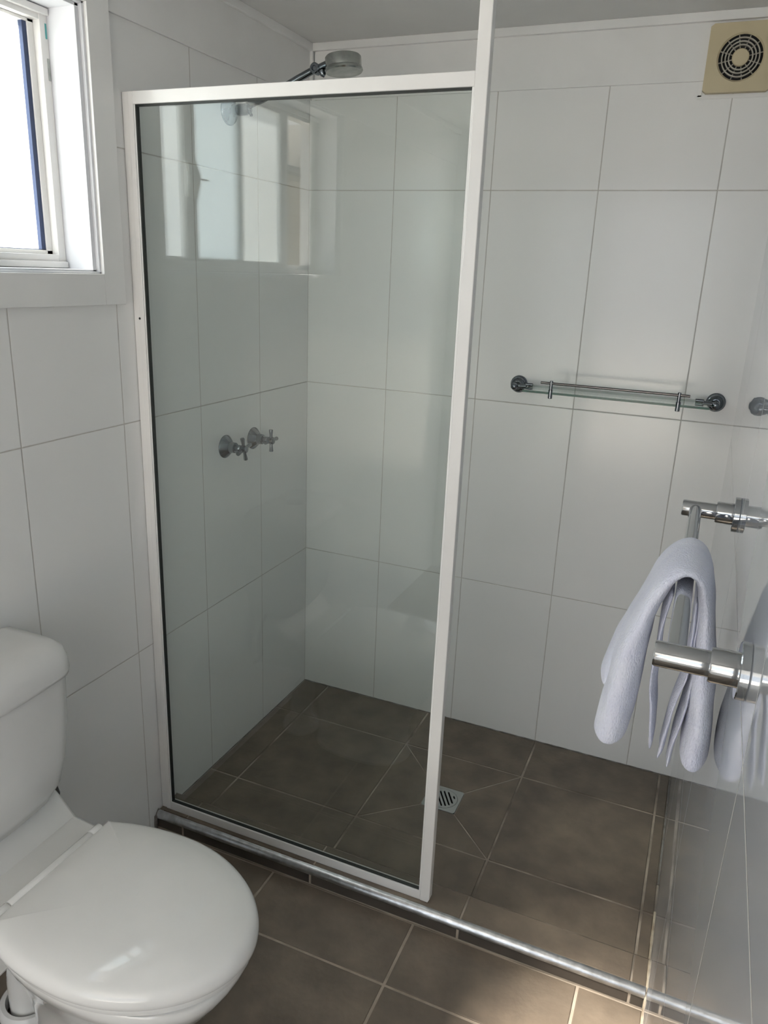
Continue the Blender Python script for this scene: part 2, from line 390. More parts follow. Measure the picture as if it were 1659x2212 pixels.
# lining boards (reveal) set in a little, with a shadow groove behind the front edge
rv = bmesh.new(); XR = -.118
for (a, b) in (((XR, iy1-.006, iz0), (.004, iy1, iz1)), ((XR, iy0, iz0), (.004, iy0+.006, iz1)), ((XR, iy0, iz0), (.004, iy1, iz0+.004)), ((XR, iy0, iz1-.004), (.004, iy1, iz1))): box(rv, a, b)
for (a, b) in (((XR, iy1-.016, iz0), (-.004, iy1-.006, iz1)), ((XR, iy0+.006, iz0), (-.004, iy0+.016, iz1)), ((XR, iy0, iz0+.004), (-.004, iy1, iz0+.008)), ((XR, iy0, iz1-.010), (-.004, iy1, iz1-.004))): box(rv, a, b)
link('window_reveal', rv, mat('dimmed_gloss_paint', (.76,.77,.80), .35), wn, bevel=.0008)  # same white paint, colour lowered to tone down the window glare
FYA, FYB, FZA, FZB = iy0+.016, iy1-.016, iz0+.008, iz1-.010
fr = bmesh.new()
for (a, b) in (((-.118, FYB-.020, FZA), (-.0772, FYB, FZB)), ((-.118, FYA, FZA), (-.0775, FYA+.045, FZB)), ((-.118, FYA, FZA), (-.0780, FYB-.001, 1.514)), ((-.1178, FYA+.001, 1.956), (-.0785, FYB-.001, FZB-.001)),
               ((-.090, FYA+.0015, FZA+.001), (-.070, FYB-.0015, 1.500)), ((-.090, FYA+.0015, 1.966), (-.070, FYB-.0015, FZB-.0015))): box(fr, a, b)
wf = link('window_frame', fr, M_ALU, wn, bevel=.0012)
# fixed outer sash with frosted pane
PX = -.106
fs = link('fixed_sash', boxes([((PX-.008, -.990, 1.514), (PX+.012, -.975, 1.956)), ((PX-.008, -1.40, 1.514), (PX+.012, -.975, 1.522)), ((PX-.008, -1.40, 1.950), (PX+.012, -.975, 1.956)), ((PX-.008, -1.425, 1.514), (PX+.012, -1.40, 1.956))]), M_ALU, wn, bevel=.001)
link('gasket', boxes([((PX-.003, -1.001, 1.520), (PX+.009, -.990, 1.952)), ((PX-.003, -1.40, 1.520), (PX+.009, -.990, 1.5235))]), M_RUBBER, fs)
bm = bmesh.new(); vs = [bm.verts.new(p) for p in ((PX, -1.40, 1.5235), (PX, -1.001, 1.5235), (PX, -1.001, 1.951), (PX, -1.40, 1.951))]; bm.faces.new(vs)
link('frosted_pane', bm, M_FROST, fs)
# sliding inner sash, pushed part of the way open
QX = -.086
sb = bmesh.new()
for (a, b) in (((QX-.008, -1.188, 1.514), (QX+.008, -1.135, 1.956)), ((QX+.008, -1.150, 1.514), (QX+.012, -1.141, 1.956)), ((QX+.008, -1.165, 1.514), (QX+.012, -1.158, 1.956)), ((QX+.008, -1.183, 1.514), (QX+.012, -1.174, 1.956)),
               ((QX-.008, -1.662, 1.514), (QX+.010, -1.615, 1.956)), ((QX-.008, -1.662, 1.514), (QX+.008, -1.135, 1.520)), ((QX-.008, -1.662, 1.952), (QX+.008, -1.135, 1.956))): box(sb, a, b)
ss = link('sliding_sash', sb, M_ALU, wn, bevel=.001)
bm = bmesh.new(); vs = [bm.verts.new(p) for p in ((QX, -1.616, 1.520), (QX, -1.187, 1.520), (QX, -1.187, 1.952), (QX, -1.616, 1.952))]; bm.faces.new(vs)
link('frosted_pane', bm, M_FROST, ss)
# latch: bowed box body with a small lever
bm = bmesh.new(); secs = []
for k in range(13):
    u = k/12; z = 1.672 + .088*u; bow = math.sin(math.pi*min(max(u, .04), .96))
    secs.append((z, .012 + .016*bow))
ringv = [[bm.verts.new(p) for p in ((QX+.009, -1.142+.006*1, z), (QX+.009+d*.6, -1.142+.010*1, z), (QX+.009+d, -1.150, z), (QX+.009+d, -1.168, z), (QX+.009+d*.6, -1.180, z), (QX+.009, -1.182, z))] for z, d in secs]
for A, B in zip(ringv, ringv[1:]):
    for i in range(6): bm.faces.new((A[i], A[(i+1) % 6], B[(i+1) % 6], B[i]))
bm.faces.new(ringv[0]); bm.faces.new(ringv[-1])
la = link('latch', bm, M_LATCH, ss, smooth=35)
link('latch_lever', boxes([((QX+.020, -1.205, 1.716), (QX+.034, -1.176, 1.7195))]), M_LATCH, ss, bevel=.001)
link('installer_tape', boxes([((-.0775, -.962, 1.925), (-.0765, -.958, 1.952))]), M_TEAL, wn)
link('clear_sticker', boxes([((-.0775, -.9625, 1.850), (-.0765, -.957, 1.890))]), M_CHROMEDULL, wn)

# ------------------------------------------------------------------ outside the window
nb = thing('neighbouring_house', (-2.55, -6.5, -.3), 'beige weatherboard wall with dark grey gutter seen through the open window gap', 'building')
bm = bmesh.new(); z = -.3
while z < 2.28:
    z2 = min(z+.15, 2.30)
    v = [bm.verts.new(p) for p in ((-2.50, -9.5, z), (-2.50, -4.6, z), (-2.515, -4.6, z2), (-2.515, -9.5, z2), (-2.515, -4.6, z), (-2.515, -9.5, z))]
    bm.faces.new((v[0], v[1], v[2], v[3])); bm.faces.new((v[0], v[5], v[4], v[1])); z += .15
box(bm, (-2.9, -9.5, -.3), (-2.515, -4.6, 2.30))
link('weatherboard_wall', bm, M_SIDING, nb)
link('gutter', boxes([((-2.62, -9.6, 2.30), (-2.40, -4.5, 2.43)), ((-3.1, -9.6, 2.40), (-2.45, -4.5, 2.44))]), M_GUTTER, nb, bevel=.01)
tr = thing('garden_tree', (-6.0, -11.0, -.3), 'dark leafy tree rising behind the beige neighbouring wall', 'tree')
bm = bmesh.new(); tube(bm, [(-6, -11, -.3), (-6.05, -11, 2.5), (-6.0, -11.1, 4.5)], .16, 10); link('trunk', bm, M_BARK, tr, smooth=60)
bm = bmesh.new()
for k in range(2600):
    th = random.uniform(0, 6.283); u = random.uniform(-1, 1); rr = random.random()**.4
    c = Vector((-6.0 + 2.2*rr*math.cos(th)*math.sqrt(1-u*u), -11.2 + 1.9*rr*math.sin(th)*math.sqrt(1-u*u), 4.3 + 1.7*rr*u))
    d, a, b = frame_of((random.uniform(-1, 1), random.uniform(-1, 1), random.uniform(-1, 1))); s = random.uniform(.07, .16)
    bm.faces.new([bm.verts.new(c + a*s*i + b*s*.6*j) for i, j in ((-1, 0), (0, -.6), (1, 0), (0, .6))])
link('foliage', bm, M_LEAF, tr)
tag(link('ground', boxes([((-14, -16, -.4), (-.13, 8, -.3)), ((-.13, -16, -.4), (8, -3.2, -.06))]), M_GROUND), kind='structure')

# ------------------------------------------------------------------ shower screen
sc = thing('shower_screen', (.41, YF+.009, ZS), 'clear glass shower screen in white metal frame with post up to the ceiling', 'shower screen')
YB = YF+.020
PL, PR = .789, .8135
link('wall_channel', boxes([((.001, YF+.002, ZS), (.0175, YB, 1.851))]), M_ALU, sc, bevel=.0012)
jb = link('side_stile', boxes([((.0178, YF, ZS), (.031, YB-.001, 1.851))]), M_ALU, sc, bevel=.0012)
bm = bmesh.new(); cyl(bm, (.0185, YF-.0006, 1.381), (.0185, YF+.003, 1.381), .0028, 12, .0002)
link('screw_hole', bm, M_DARKHOLE, sc)
link('top_rail', boxes([((.031, YF, 1.826), (PL, YB-.001, 1.851))]), M_ALU, sc, bevel=.0012)
link('bottom_rail', boxes([((.031, YF, ZS), (PL, YB-.001, .050))]), M_ALU, sc, bevel=.0012)
bm = bmesh.new()
out = [(PL, ZS), (PR-.004, ZS), (PR, ZS+.010), (PR, HC-.001), (PL, HC-.001)]
A = [bm.verts.new((x, YF-.001, z)) for x, z in out]; B = [bm.verts.new((x, YB, z)) for x, z in out]
bm.faces.new(A); bm.faces.new(B)
for i in range(5): bm.faces.new((A[i], A[(i+1) % 5], B[(i+1) % 5], B[i]))
link('post', bm, M_ALU, sc, bevel=.0015)
link('glazing_bead', boxes([((PL-.0045, YF+.001, .047), (PL, YF+.010, 1.826)), ((.031, YF+.003, .047), (.034, YF+.009, 1.826))]), M_ALUEDGE, sc, bevel=.0008)
link('rubber_seal', boxes([((.034, YF+.004, .047), (.0375, YF+.013, 1.826)), ((.034, YF+.004, .050), (PL-.0045, YF+.013, .0518)), ((.034, YF+.005, 1.8225), (PL-.0045, YF+.013, 1.826)), ((PL-.0062, YF+.006, .0505), (PL-.0045, YF+.013, 1.8225))]), mat('black_seal', (.02,.025,.022), .5), sc)
bm = bmesh.new(); gy = YF+.0105
vs = [bm.verts.new(p) for p in ((.034, gy, .047), (PL-.004, gy, .047), (PL-.004, gy, 1.826), (.034, gy, 1.826))]; bm.faces.new(vs)
bm2 = bm
for v in vs: pass
gl = link('glass_pane', bm, M_GLASS, sc)
md = gl.modifiers.new('solid', 'SOLIDIFY'); md.thickness = .005; md.offset = 0
bm = bmesh.new()
for k, (x, z) in enumerate(((.052, .056), (.060, .060), (.046, .054), (.068, .055))): lathe(bm, (x, -.835, z-.006), (0, 0, 1), [(0, 0), (.001, .005), (.005, .006-.001*k), (.009, .002), (.010, 0)], 10)
# ------------------------------------------------------------------ shower arm and rose
sh = thing('wall_shower', (0, -.438, 1.887), 'chrome round shower rose on an angled wall arm above the screen', 'shower')
bm = bmesh.new(); lathe(bm, (0, -.438, 1.887), (1, 0, 0), [(0, 0), (0, .035), (.004, .035), (.009, .031), (.016, .014), (.030, .012), (.030, 0)], 40)
link('wall_flange', bm, M_CHROMEDARK, sh, smooth=40)
bm = bmesh.new()
lathe(bm, (.028, -.438, 1.887), (.7, -.10, .02), [(0, 0), (0, .011), (.006, .014), (.030, .014), (.040, .010), (.042, 0)], 24)
lathe(bm, (.060, -.442, 1.889), (.55, -.1, -.45), [(0, 0), (0, .007), (.012, .007), (.014, 0)], 16)
cyl(bm, (.066, -.446, 1.886), (.078, -.450, 1.870), .004)
link('swivel_joint', bm, M_CHROMEDARK, sh, smooth=40)
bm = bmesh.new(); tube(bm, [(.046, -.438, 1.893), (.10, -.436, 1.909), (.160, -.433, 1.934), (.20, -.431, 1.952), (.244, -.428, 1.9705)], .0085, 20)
link('arm', bm, M_CHROMEDARK, sh, smooth=50)
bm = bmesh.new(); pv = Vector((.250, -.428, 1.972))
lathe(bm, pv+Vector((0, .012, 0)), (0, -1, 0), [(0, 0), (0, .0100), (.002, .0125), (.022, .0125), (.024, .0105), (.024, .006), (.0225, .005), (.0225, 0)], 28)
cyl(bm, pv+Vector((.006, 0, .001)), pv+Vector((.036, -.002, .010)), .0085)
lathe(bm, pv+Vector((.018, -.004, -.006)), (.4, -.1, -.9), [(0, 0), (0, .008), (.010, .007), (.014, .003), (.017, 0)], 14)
link('ball_joint', bm, M_CHROMEDARK, sh, smooth=40)
bm = bmesh.new(); ax = Vector((.10, -.02, -1.0)).normalized()
lathe(bm, (.3235, -.430, 1.996), ax, [(0, 0), (0, .030), (.001, .041), (.004, .0435), (.026, .0435), (.028, .0455), (.033, .0465), (.036, .0440), (.035, .038), (.037, .030), (.036, 0)], 48)
link('rose', bm, M_CHROMEDULL, sh, smooth=40)

# ------------------------------------------------------------------ taps
def make_tap(y, z, rot, label):
    t = thing('shower_tap', (0, y, z), label, 'tap', 'cross handle shower taps')
    bm = bmesh.new(); lathe(bm, (0, y, z), (1, 0, 0), [(0, 0), (0, .0335), (.002, .0335), (.004, .0325), (.018, .0185), (.020, .0165), (.034, .0150), (.036, .0135), (.036, 0)], 40)
    link('flange', bm, M_CHROMEDARK, t, smooth=25)
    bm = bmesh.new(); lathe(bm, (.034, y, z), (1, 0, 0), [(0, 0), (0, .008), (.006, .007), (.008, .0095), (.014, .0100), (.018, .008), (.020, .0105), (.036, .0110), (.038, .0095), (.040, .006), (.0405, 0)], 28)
    link('spindle', bm, M_CHROMEDARK, t, smooth=30)
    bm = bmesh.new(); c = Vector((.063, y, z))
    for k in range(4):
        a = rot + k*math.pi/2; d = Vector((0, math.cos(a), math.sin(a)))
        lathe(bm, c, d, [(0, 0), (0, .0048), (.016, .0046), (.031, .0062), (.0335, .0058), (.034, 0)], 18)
    link('cross_handle', bm, M_CHROMEDARK, t, smooth=35)
make_tap(-.487, 1.008, R(90+14), 'chrome cross handle shower tap, the nearer of the two and slightly turned')
make_tap(-.340, 1.006, R(90+1), 'chrome cross handle shower tap, the further one beside the corner, handle upright')

# ------------------------------------------------------------------ drain
dn = thing('floor_drain', ((dx0+dx1)/2, (dy0+dy1)/2, DZ-.01), 'square steel floor drain with a round slotted grate in the shower floor', 'drain')
cx, cy = (dx0+dx1)/2, (dy0+dy1)/2
bm = bmesh.new()
sqn = 64; cr_ = .0445; hx, hy = (dx1-dx0)/2-.0008, (dy1-dy0)/2-.0008
ri, rs = [], []
for i in range(sqn):
    a = 2*math.pi*(i+.5)/sqn; ca, sa = math.cos(a), math.sin(a); k = min(hx/abs(ca) if abs(ca) > 1e-6 else 9, hy/abs(sa) if abs(sa) > 1e-6 else 9)
    ri.append(bm.verts.new((cx+ca*cr_, cy+sa*cr_, DZ+.0002))); rs.append(bm.verts.new((cx+ca*k, cy+sa*k, DZ+.0002)))
rd = [bm.verts.new((v.co.x, v.co.y, DZ-.010)) for v in rs]; rdi = [bm.verts.new((v.co.x, v.co.y, DZ-.006)) for v in ri]
for i in range(sqn):
    j = (i+1) % sqn; bm.faces.new((ri[i], ri[j], rs[j], rs[i])); bm.faces.new((rs[i], rs[j], rd[j], rd[i])); bm.faces.new((ri[i], rdi[i], rdi[j], ri[j]))
link('surround', bm, M_STEEL, dn)
# round grate: bars between real slots
bm = bmesh.new(); gr = .0435; ang = math.atan2(-.064, .039)
dirv = Vector((math.cos(ang), math.sin(ang), 0)); nv = Vector((-dirv.y, dirv.x, 0)); zt, zb_ = DZ+.0003, DZ-.003
def gp(s, t, z): return bm.verts.new((cx + nv.x*s + dirv.x*t, cy + nv.y*s + dirv.y*t, z))
pitch, sw, inner = .0116, .0052, .0355
edges = []
slots = [k*pitch for k in range(-3, 4)]
cuts = sorted([s-sw/2 for s in slots]+[s+sw/2 for s in slots]+[-gr*.999, gr*.999])
segs = list(zip(cuts, cuts[1:]))
for a, b in segs:
    mid = (a+b)/2; isslot = any(abs(mid-s) < sw/2 for s in slots)
    m = 4; q = [a + (b-a)*i/m for i in range(m+1)]
    for s0, s1 in zip(q, q[1:]):
        o0, o1 = math.sqrt(max(gr*gr-s0*s0, 0)), math.sqrt(max(gr*gr-s1*s1, 0))
        if isslot and abs(mid) < inner:
            def L(s):
                h = math.sqrt(max(inner*inner-mid*mid, 0)); e = (s-mid)/(sw/2); return max(h - sw/2 + math.sqrt(max(1-e*e, 0))*sw/2, .001)
            for sg in (1, -1):
                P = [(s0, sg*L(s0)), (s1, sg*L(s1)), (s1, sg*o1), (s0, sg*o0)]
                t = [gp(*p, zt) for p in P]; u = [gp(*p, zb_) for p in P]
                bm.faces.new(t); bm.faces.new((t[0], t[1], u[1], u[0]))
        else: bm.faces.new([gp(s0, -o0, zt), gp(s1, -o1, zt), gp(s1, o1, zt), gp(s0, o0, zt)])
for s in slots:
    h = math.sqrt(max(inner*inner-s*s, 0))
    for e in (-sw/2, sw/2):
        bm.faces.new([gp(s+e, -h+sw/2, zt), gp(s+e, h-sw/2, zt), gp(s+e, h-sw/2, zb_), gp(s+e, -h+sw/2, zb_)])
link('grate', bm, M_STEEL, dn)
bm = bmesh.new(); lathe(bm, (cx, cy, DZ-.0115), (0, 0, 1), [(0, 0), (0, .046), (.0005, .046), (.0005, 0)], 32); link('drain_sump', bm, M_DARKHOLE, dn)

# ------------------------------------------------------------------ glass shelf
gs = thing('glass_shelf', (1.0, 0, 1.2), 'narrow clear glass shelf with green edge and chrome front rail on the back wall', 'shelf')
bm = bmesh.new(); box(bm, (.765, -.130, 1.195), (1.262, -.010, 1.2012))
for f in bm.faces:
    n = f.calc_center_median(); f.material_index = 0 if abs(n.z-1.1981) > .002 else 1
link('glass_plate', bm, [thin_glass('shelf_glass', (.92, .975, .95), 1.0), M_GEDGE], gs)
for i, x in enumerate((.725, 1.276)):
    sgn = 1 if i == 0 else -1
    bm = bmesh.new(); lathe(bm, (x, 0, 1.199), (0, -1, 0), [(0, 0), (0, .0255), (.004, .0255), (.007, .0225), (.009, .0215), (.010, .019), (.013, .018), (.017, .0135), (.020, .011), (.020, 0)], 36)
    fl_ = link('wall_rose', bm, M_CHROMEDARK, gs, smooth=25)
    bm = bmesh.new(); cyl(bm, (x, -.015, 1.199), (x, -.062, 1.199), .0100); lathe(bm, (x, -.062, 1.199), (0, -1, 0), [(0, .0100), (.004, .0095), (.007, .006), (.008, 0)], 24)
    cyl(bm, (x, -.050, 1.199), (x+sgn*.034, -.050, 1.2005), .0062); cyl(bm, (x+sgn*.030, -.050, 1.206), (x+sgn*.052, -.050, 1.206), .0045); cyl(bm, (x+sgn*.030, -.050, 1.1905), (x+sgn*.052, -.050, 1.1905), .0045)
    link('shelf_arm', bm, M_CHROMEDARK, fl_, smooth=35)
for x in (.845, 1.184):
    bm = bmesh.new(); cyl(bm, (x, -.1275, 1.183), (x, -.1275, 1.208), .0062); cyl(bm, (x, -.1275, 1.206), (x, -.1275, 1.233), .0046)
    link('rail_clip', bm, M_CHROMEDARK, gs, smooth=35)
bm = bmesh.new(); cyl(bm, (.815, -.1275, 1.2255), (1.211, -.1275, 1.2255), .0036, 16); link('front_rail', bm, mat('rail_chrome', (.20,.19,.185), .2, 1.0), gs, smooth=35)

# ------------------------------------------------------------------ exhaust fan
fn = thing('exhaust_fan', (1.199, -.006, 2.039), 'square cream exhaust fan with a round grille high on the back wall', 'exhaust fan')
fx0, fx1, fz0, fz1 = 1.122, 1.276, 1.963, 2.115; fcx, fcz = 1.199, 2.039
bm = bmesh.new(); n = 64; oi, om, oo, ob = [], [], [], []
for i in range(n):
    a = 2*math.pi*(i+.5)/n; ca, sa = math.cos(a), math.sin(a); k = min(.077/max(abs(ca), 1e-6), .076/max(abs(sa), 1e-6))
    oi.append(bm.verts.new((fcx+ca*.050, -.016, fcz+sa*.050))); om.append(bm.verts.new((fcx+ca*.054, -.020, fcz+sa*.054)))
    oo.append(bm.verts.new((fcx+ca*k, -.020, fcz+sa*k))); ob.append(bm.verts.new((fcx+ca*k, -.001, fcz+sa*k)))
for i in range(n):
    j = (i+1) % n
    for A, B in ((oi, om), (om, oo), (oo, ob)): bm.faces.new((A[i], A[j], B[j], B[i]))
link('cover_plate', bm, M_BEIGE, fn)
bm = bmesh.new(); cyl(bm, (fcx, -.0065, fcz), (fcx, -.009, fcz), .052, 40); link('duct_recess', bm, M_DARKHOLE, fn)
bm = bmesh.new()
def ring(bm, r0, r1, y0, y1, n=48):
    q = [[bm.verts.new((fcx+math.cos(2*math.pi*i/n)*r, y, fcz+math.sin(2*math.pi*i/n)*r)) for i in range(n)] for r, y in ((r0, y0), (r0, y1), (r1, y1), (r1, y0))]
    for a in range(4):
        A, B = q[a], q[(a+1) % 4]
        for i in range(n): bm.faces.new((A[i], A[(i+1) % n], B[(i+1) % n], B[i]))
for r in (.0425, .0345, .0270): ring(bm, r-.0015, r+.0015, -.010, -.019)
for k in range(12):
    a = 2*math.pi*k/12+.2; u = Vector((math.cos(a), 0, math.sin(a))); v = Vector((-u.z, 0, u.x))*.0012
    c = Vector((fcx, 0, fcz)); P = [c+u*.018-v, c+u*.050-v, c+u*.050+v, c+u*.018+v]
    A = [bm.verts.new((p.x, -.0095, p.z)) for p in P]; B = [bm.verts.new((p.x, -.013, p.z)) for p in P]; bm.faces.new(B)
    for i in range(4): bm.faces.new((A[i], A[(i+1) % 4], B[(i+1) % 4], B[i]))
link('grille', bm, M_FANRING, fn)
bm = bmesh.new(); lathe(bm, (fcx, -.009, fcz), (0, -1, 0), [(0, .0195), (.010, .0195), (.012, .0175), (.0125, 0)], 32); link('centre_cap', bm, M_BEIGE, fn, smooth=40)
tag(link('trim_14', boxes([((1.112, -.003, 1.958), (1.121, 0, HT)), ((1.112, -.003, 1.953), (1.29, 0, 1.9615))]), M_PAINT), kind='structure')

# ------------------------------------------------------------------ towel rail
BX, BZ = 1.2625, 1.147
tr_ = thing('towel_rail', (WX, -1.24, BZ), 'chrome round towel rail fixed by two posts to the glossy right wall', 'towel rail')
for y in (-.95, -1.53):
    bm = bmesh.new(); lathe(bm, (WX, y, BZ), (-1, 0, 0), [(0, 0), (0, .0280), (.001, .0290), (.009, .0290), (.0100, .0280), (.0100, 0)], 48); fl_ = link('wall_flange', bm, M_CHROME, tr_, smooth=35)
    bm = bmesh.new(); lathe(bm, (WX-.008, y, BZ), (-1, 0, 0), [(0, .0180), (.026, .0180), (.028, .0170), (.028, .0135), (.079, .0135), (.081, .0125), (.081, 0)], 40); link('post', bm, M_CHROME, fl_, smooth=35)
bm = bmesh.new(); cyl(bm, (BX, -1.53, BZ), (BX, -.95, BZ), .0098, 32); link('bar', bm, M_CHROME, tr_, smooth=40)

# ------------------------------------------------------------------ towel
tw = thing('hand_towel', (BX, -1.26, BZ+.01), 'white terry hand towel folded and hung over the chrome towel rail', 'towel')
def cloth(name, path, y_of, thick_of, n=40, exp=3.2, seed=0, wob=.002, parent=tw):
    """sweep a rounded flat section along a path in the x-z plane; y_of(s)->(near, far), thick_of(s)"""
    P = [Vector((p[0], 0, p[1])) for p in path]
    # catmull-rom resample
    Q = []
    for i in range(len(P)-1):
        p0, p1, p2, p3 = P[max(i-1, 0)], P[i], P[i+1], P[min(i+2, len(P)-1)]
        for k in range(8):
            t = k/8; Q.append(.5*((2*p1)+(-p0+p2)*t+(2*p0-5*p1+4*p2-p3)*t*t+(-p0+3*p1-3*p2+p3)*t**3))
    Q.append(P[-1]); m = len(Q); L = [0]
    for a, b in zip(Q, Q[1:]): L.append(L[-1]+(b-a).length)
    bm = bmesh.new(); rings = []
    caps = []
    st = [(i, 1.0) for i in range(m)]
    pre = [(0, .45, -.011), (0, .82, -.0075), (0, .97, -.003)]
    lst = [(Q[0] + (Q[0]-Q[1]).normalized()*abs(d), f, 0.0, (Q[1]-Q[0]).normalized()) for _, f, d in pre]
    for i in range(m): lst.append((Q[i], 1.0, L[i]/L[-1], (Q[min(i+1, m-1)]-Q[max(i-1, 0)]).normalized()))
    for _, f, d in reversed(pre): lst.append((Q[-1] + (Q[-1]-Q[-2]).normalized()*abs(d), f, 1.0, (Q[-1]-Q[-2]).normalized()))
    for p, f, s, d in lst:
        nrm = Vector((-d.z, 0, d.x)); y0, y1 = y_of(s); th = thick_of(s)*f; yc, yh = (y0+y1)/2, (y1-y0)/2*(1-(1-f)*.10)
        ring_ = []
        for k in range(n):
            a = 2*math.pi*k/n; ca, sa = math.cos(a), math.sin(a)
            yy = math.copysign(abs(ca)**(2/exp), ca)*yh; tt = math.copysign(abs(sa)**(2/2.2), sa)*th/2
            q = p + nrm*tt + Vector((0, yc+yy, 0))
            w = mnoise.noise_vector(q*28+Vector((seed, 0, 0)))*wob + mnoise.noise_vector(q*9+Vector((seed, 3, 0)))*wob*1.6
            ring_.append(bm.verts.new(q + Vector((w.x, w.y, w.z))))
        rings.append(ring_)
    for A, B in zip(rings, rings[1:]):
        for k in range(n): bm.faces.new((A[k], A[(k+1) % n], B[(k+1) % n], B[k]))
    bm.faces.new(rings[0]); bm.faces.new(rings[-1])
    return link(name, bm, M_TERRY, parent, smooth=180, sub=1)
def lin(tab):
    def f(s):
        for (s0, v0), (s1, v1) in zip(tab, tab[1:]):
            if s <= s1:
                k = (s-s0)/(s1-s0); k = k*k*(3-2*k)
                return v0+(v1-v0)*k if not isinstance(v0, tuple) else tuple(a+(b-a)*k for a, b in zip(v0, v1))
        return tab[-1][1]
    return f
main = [(1.199, .922), (1.204, .975), (1.209, 1.03), (1.218, 1.085), (1.230, 1.128), (1.243, 1.155), (1.262, 1.1680), (1.279, 1.160), (1.290, 1.130), (1.297, 1.085), (1.302, 1.03), (1.306, .975), (1.307, .906)]
cloth('outer_fold', main, lin([(0, (-1.350, -1.200)), (.45, (-1.342, -1.185)), (1, (-1.345, -1.190))]), lin([(0, .046), (.18, .043), (.38, .026), (.5, .018), (.62, .021), (.85, .032), (1, .038)]), seed=1)
cloth('second_fold', [(1.188, .978), (1.196, 1.02), (1.209, 1.07), (1.226, 1.118)], lin([(0, (-1.30, -1.18)), (1, (-1.30, -1.18))]), lin([(0, .030), (1, .014)]), seed=9)
cloth('inner_hem', [(1.2515, .908), (1.244, .985), (1.241, 1.04), (1.243, 1.09), (1.2485, 1.125)], lin([(0, (-1.318, -1.24)), (1, (-1.325, -1.21))]), lin([(0, .007), (1, .006)]), seed=3, wob=.0025)
cloth('inner_hem', [(1.266, .897), (1.272, .96), (1.280, 1.02), (1.281, 1.08), (1.279, 1.12)], lin([(0, (-1.315, -1.25)), (1, (-1.325, -1.21))]), lin([(0, .006), (1, .006)]), seed=5, wob=.0025)
cloth('inner_hem', [(1.278, .889), (1.285, .96), (1.289, 1.02), (1.287, 1.08), (1.2845, 1.12)], lin([(0, (-1.318, -1.25)), (1, (-1.325, -1.21))]), lin([(0, .006), (1, .005)]), seed=7, wob=.0025)

# ------------------------------------------------------------------ toilet
TY = -1.433
to = thing('toilet', (.10, TY, ZB), 'white close-coupled toilet with closed glossy lid and plastic cistern against the left wall', 'toilet')
def seat_outline(sc_=1.0, n=64, x0=.232, xt=.676, hw=.187, back=.152, corner=.02):
    """D-shaped outline, hinge edge at x0, nose at xt; counter-clockwise seen from above"""
    pts = []; xm = x0 + (xt-x0)*.42
    for i in range(n+1):
        a = -math.pi/2 + math.pi*i/n; ex = 1.93
        x = xm + (xt-xm)*abs(math.cos(a))**(2/ex); y = hw*math.copysign(abs(math.sin(a))**(2/ex), math.sin(a)); pts.append((x, y))
    m = 14
    for i in range(1, m+1):
        u = i/m; x = xm - (xm-x0)*u; w = hw - (hw-back)*u**2.2
        if u > .93: w = back+.001
        pts.append((x, w))
    pts.append((x0, back-.012))
    for i in range(1, 8): pts.append((x0, (back-.012)*(1-2*i/8)))
    pts.append((x0, -(back-.012)))
    for i in range(m, 0, -1):
        u = i/m; x = xm - (xm-x0)*u; w = hw - (hw-back)*u**2.2
        if u > .93: w = back+.001
        pts.append((x, -w))
    return pts
def stack(bm, layers, outline, cx_=.46, cap=True):
    """layers: (scale, z) or (scale,z,dx): outline scaled about (cx_,0)"""
    rings = []
    for ly in layers:
        s, z = ly[0], ly[1]; dx = ly[2] if len(ly) > 2 else 0
        rings.append([bm.verts.new((cx_ + (x-cx_)*s + dx, TY + y*s, z)) for x, y in outline])
    n = len(outline)
    for A, B in zip(rings, rings[1:]):
        for i in range(n): bm.faces.new((A[i], A[(i+1) % n], B[(i+1) % n], B[i]))
    if cap: bm.faces.new(rings[0]); bm.faces.new(rings[-1])
    return rings
OL = seat_outline()
def inset_outline(d):
    n = len(OL); out = []
    for i in range(n):
        a = Vector(OL[i-1]); c_ = Vector(OL[(i+1) % n]); t = (c_-a).normalized(); nn = Vector((-t.y, t.x)); out.append((OL[i][0]+nn.x*d, OL[i][1]+nn.y*d))
    return out
def stack2(bm, layers):
    """layers: (inset, z, scale)"""
    rings = []
    for d, z, s in layers:
        o_ = inset_outline(d) if d else OL
        row = []
        for x, y in o_:
            a = math.atan2(y/.165, (x-.455)/.205); m = min(1.0, (1-s)*2.2)
            px, py = (x-.45)*(1-m) + (.005+.205*math.cos(a))*m, y*(1-m) + .165*math.sin(a)*m
            row.append(bm.verts.new((.45+px*s, TY + py*s, z)))
        rings.append(row)
    n = len(OL)
    for A, B in zip(rings, rings[1:]):
        for i in range(n): bm.faces.new((A[i], A[(i+1) % n], B[(i+1) % n], B[i]))
    bm.faces.new(rings[0]); bm.faces.new(rings[-1])
bm = bmesh.new()
stack2(bm, [(.010, .366, 1), (.002, .364, 1), (0, .367, 1), (0, .374, 1), (.0015, .382, 1), (.006, .390, 1), (.014, .396, 1), (.022, .3985, 1), (.022, .4015, .95), (.022, .4050, .88), (.022, .4085, .78), (.022, .4120, .64), (.022, .4145, .48), (.022, .4160, .32), (.022, .4168, .16), (.022, .417, .04)])
ld = link('lid', bm, M_PLASTIC, to, smooth=60)
bm = bmesh.new(); stack2(bm, [(.018, .342, 1), (.011, .343, 1), (.010, .348, 1), (.009, .358, 1), (.011, .3625, 1), (.02, .363, 1)]); link('seat', bm, M_PLASTIC, to, smooth=50)
bm = bmesh.new(); cyl(bm, (.236, TY-.100, .3875), (.236, TY+.100, .3875), .0105, 24); link('hinge_bar', bm, M_PLASTIC, to, smooth=50)
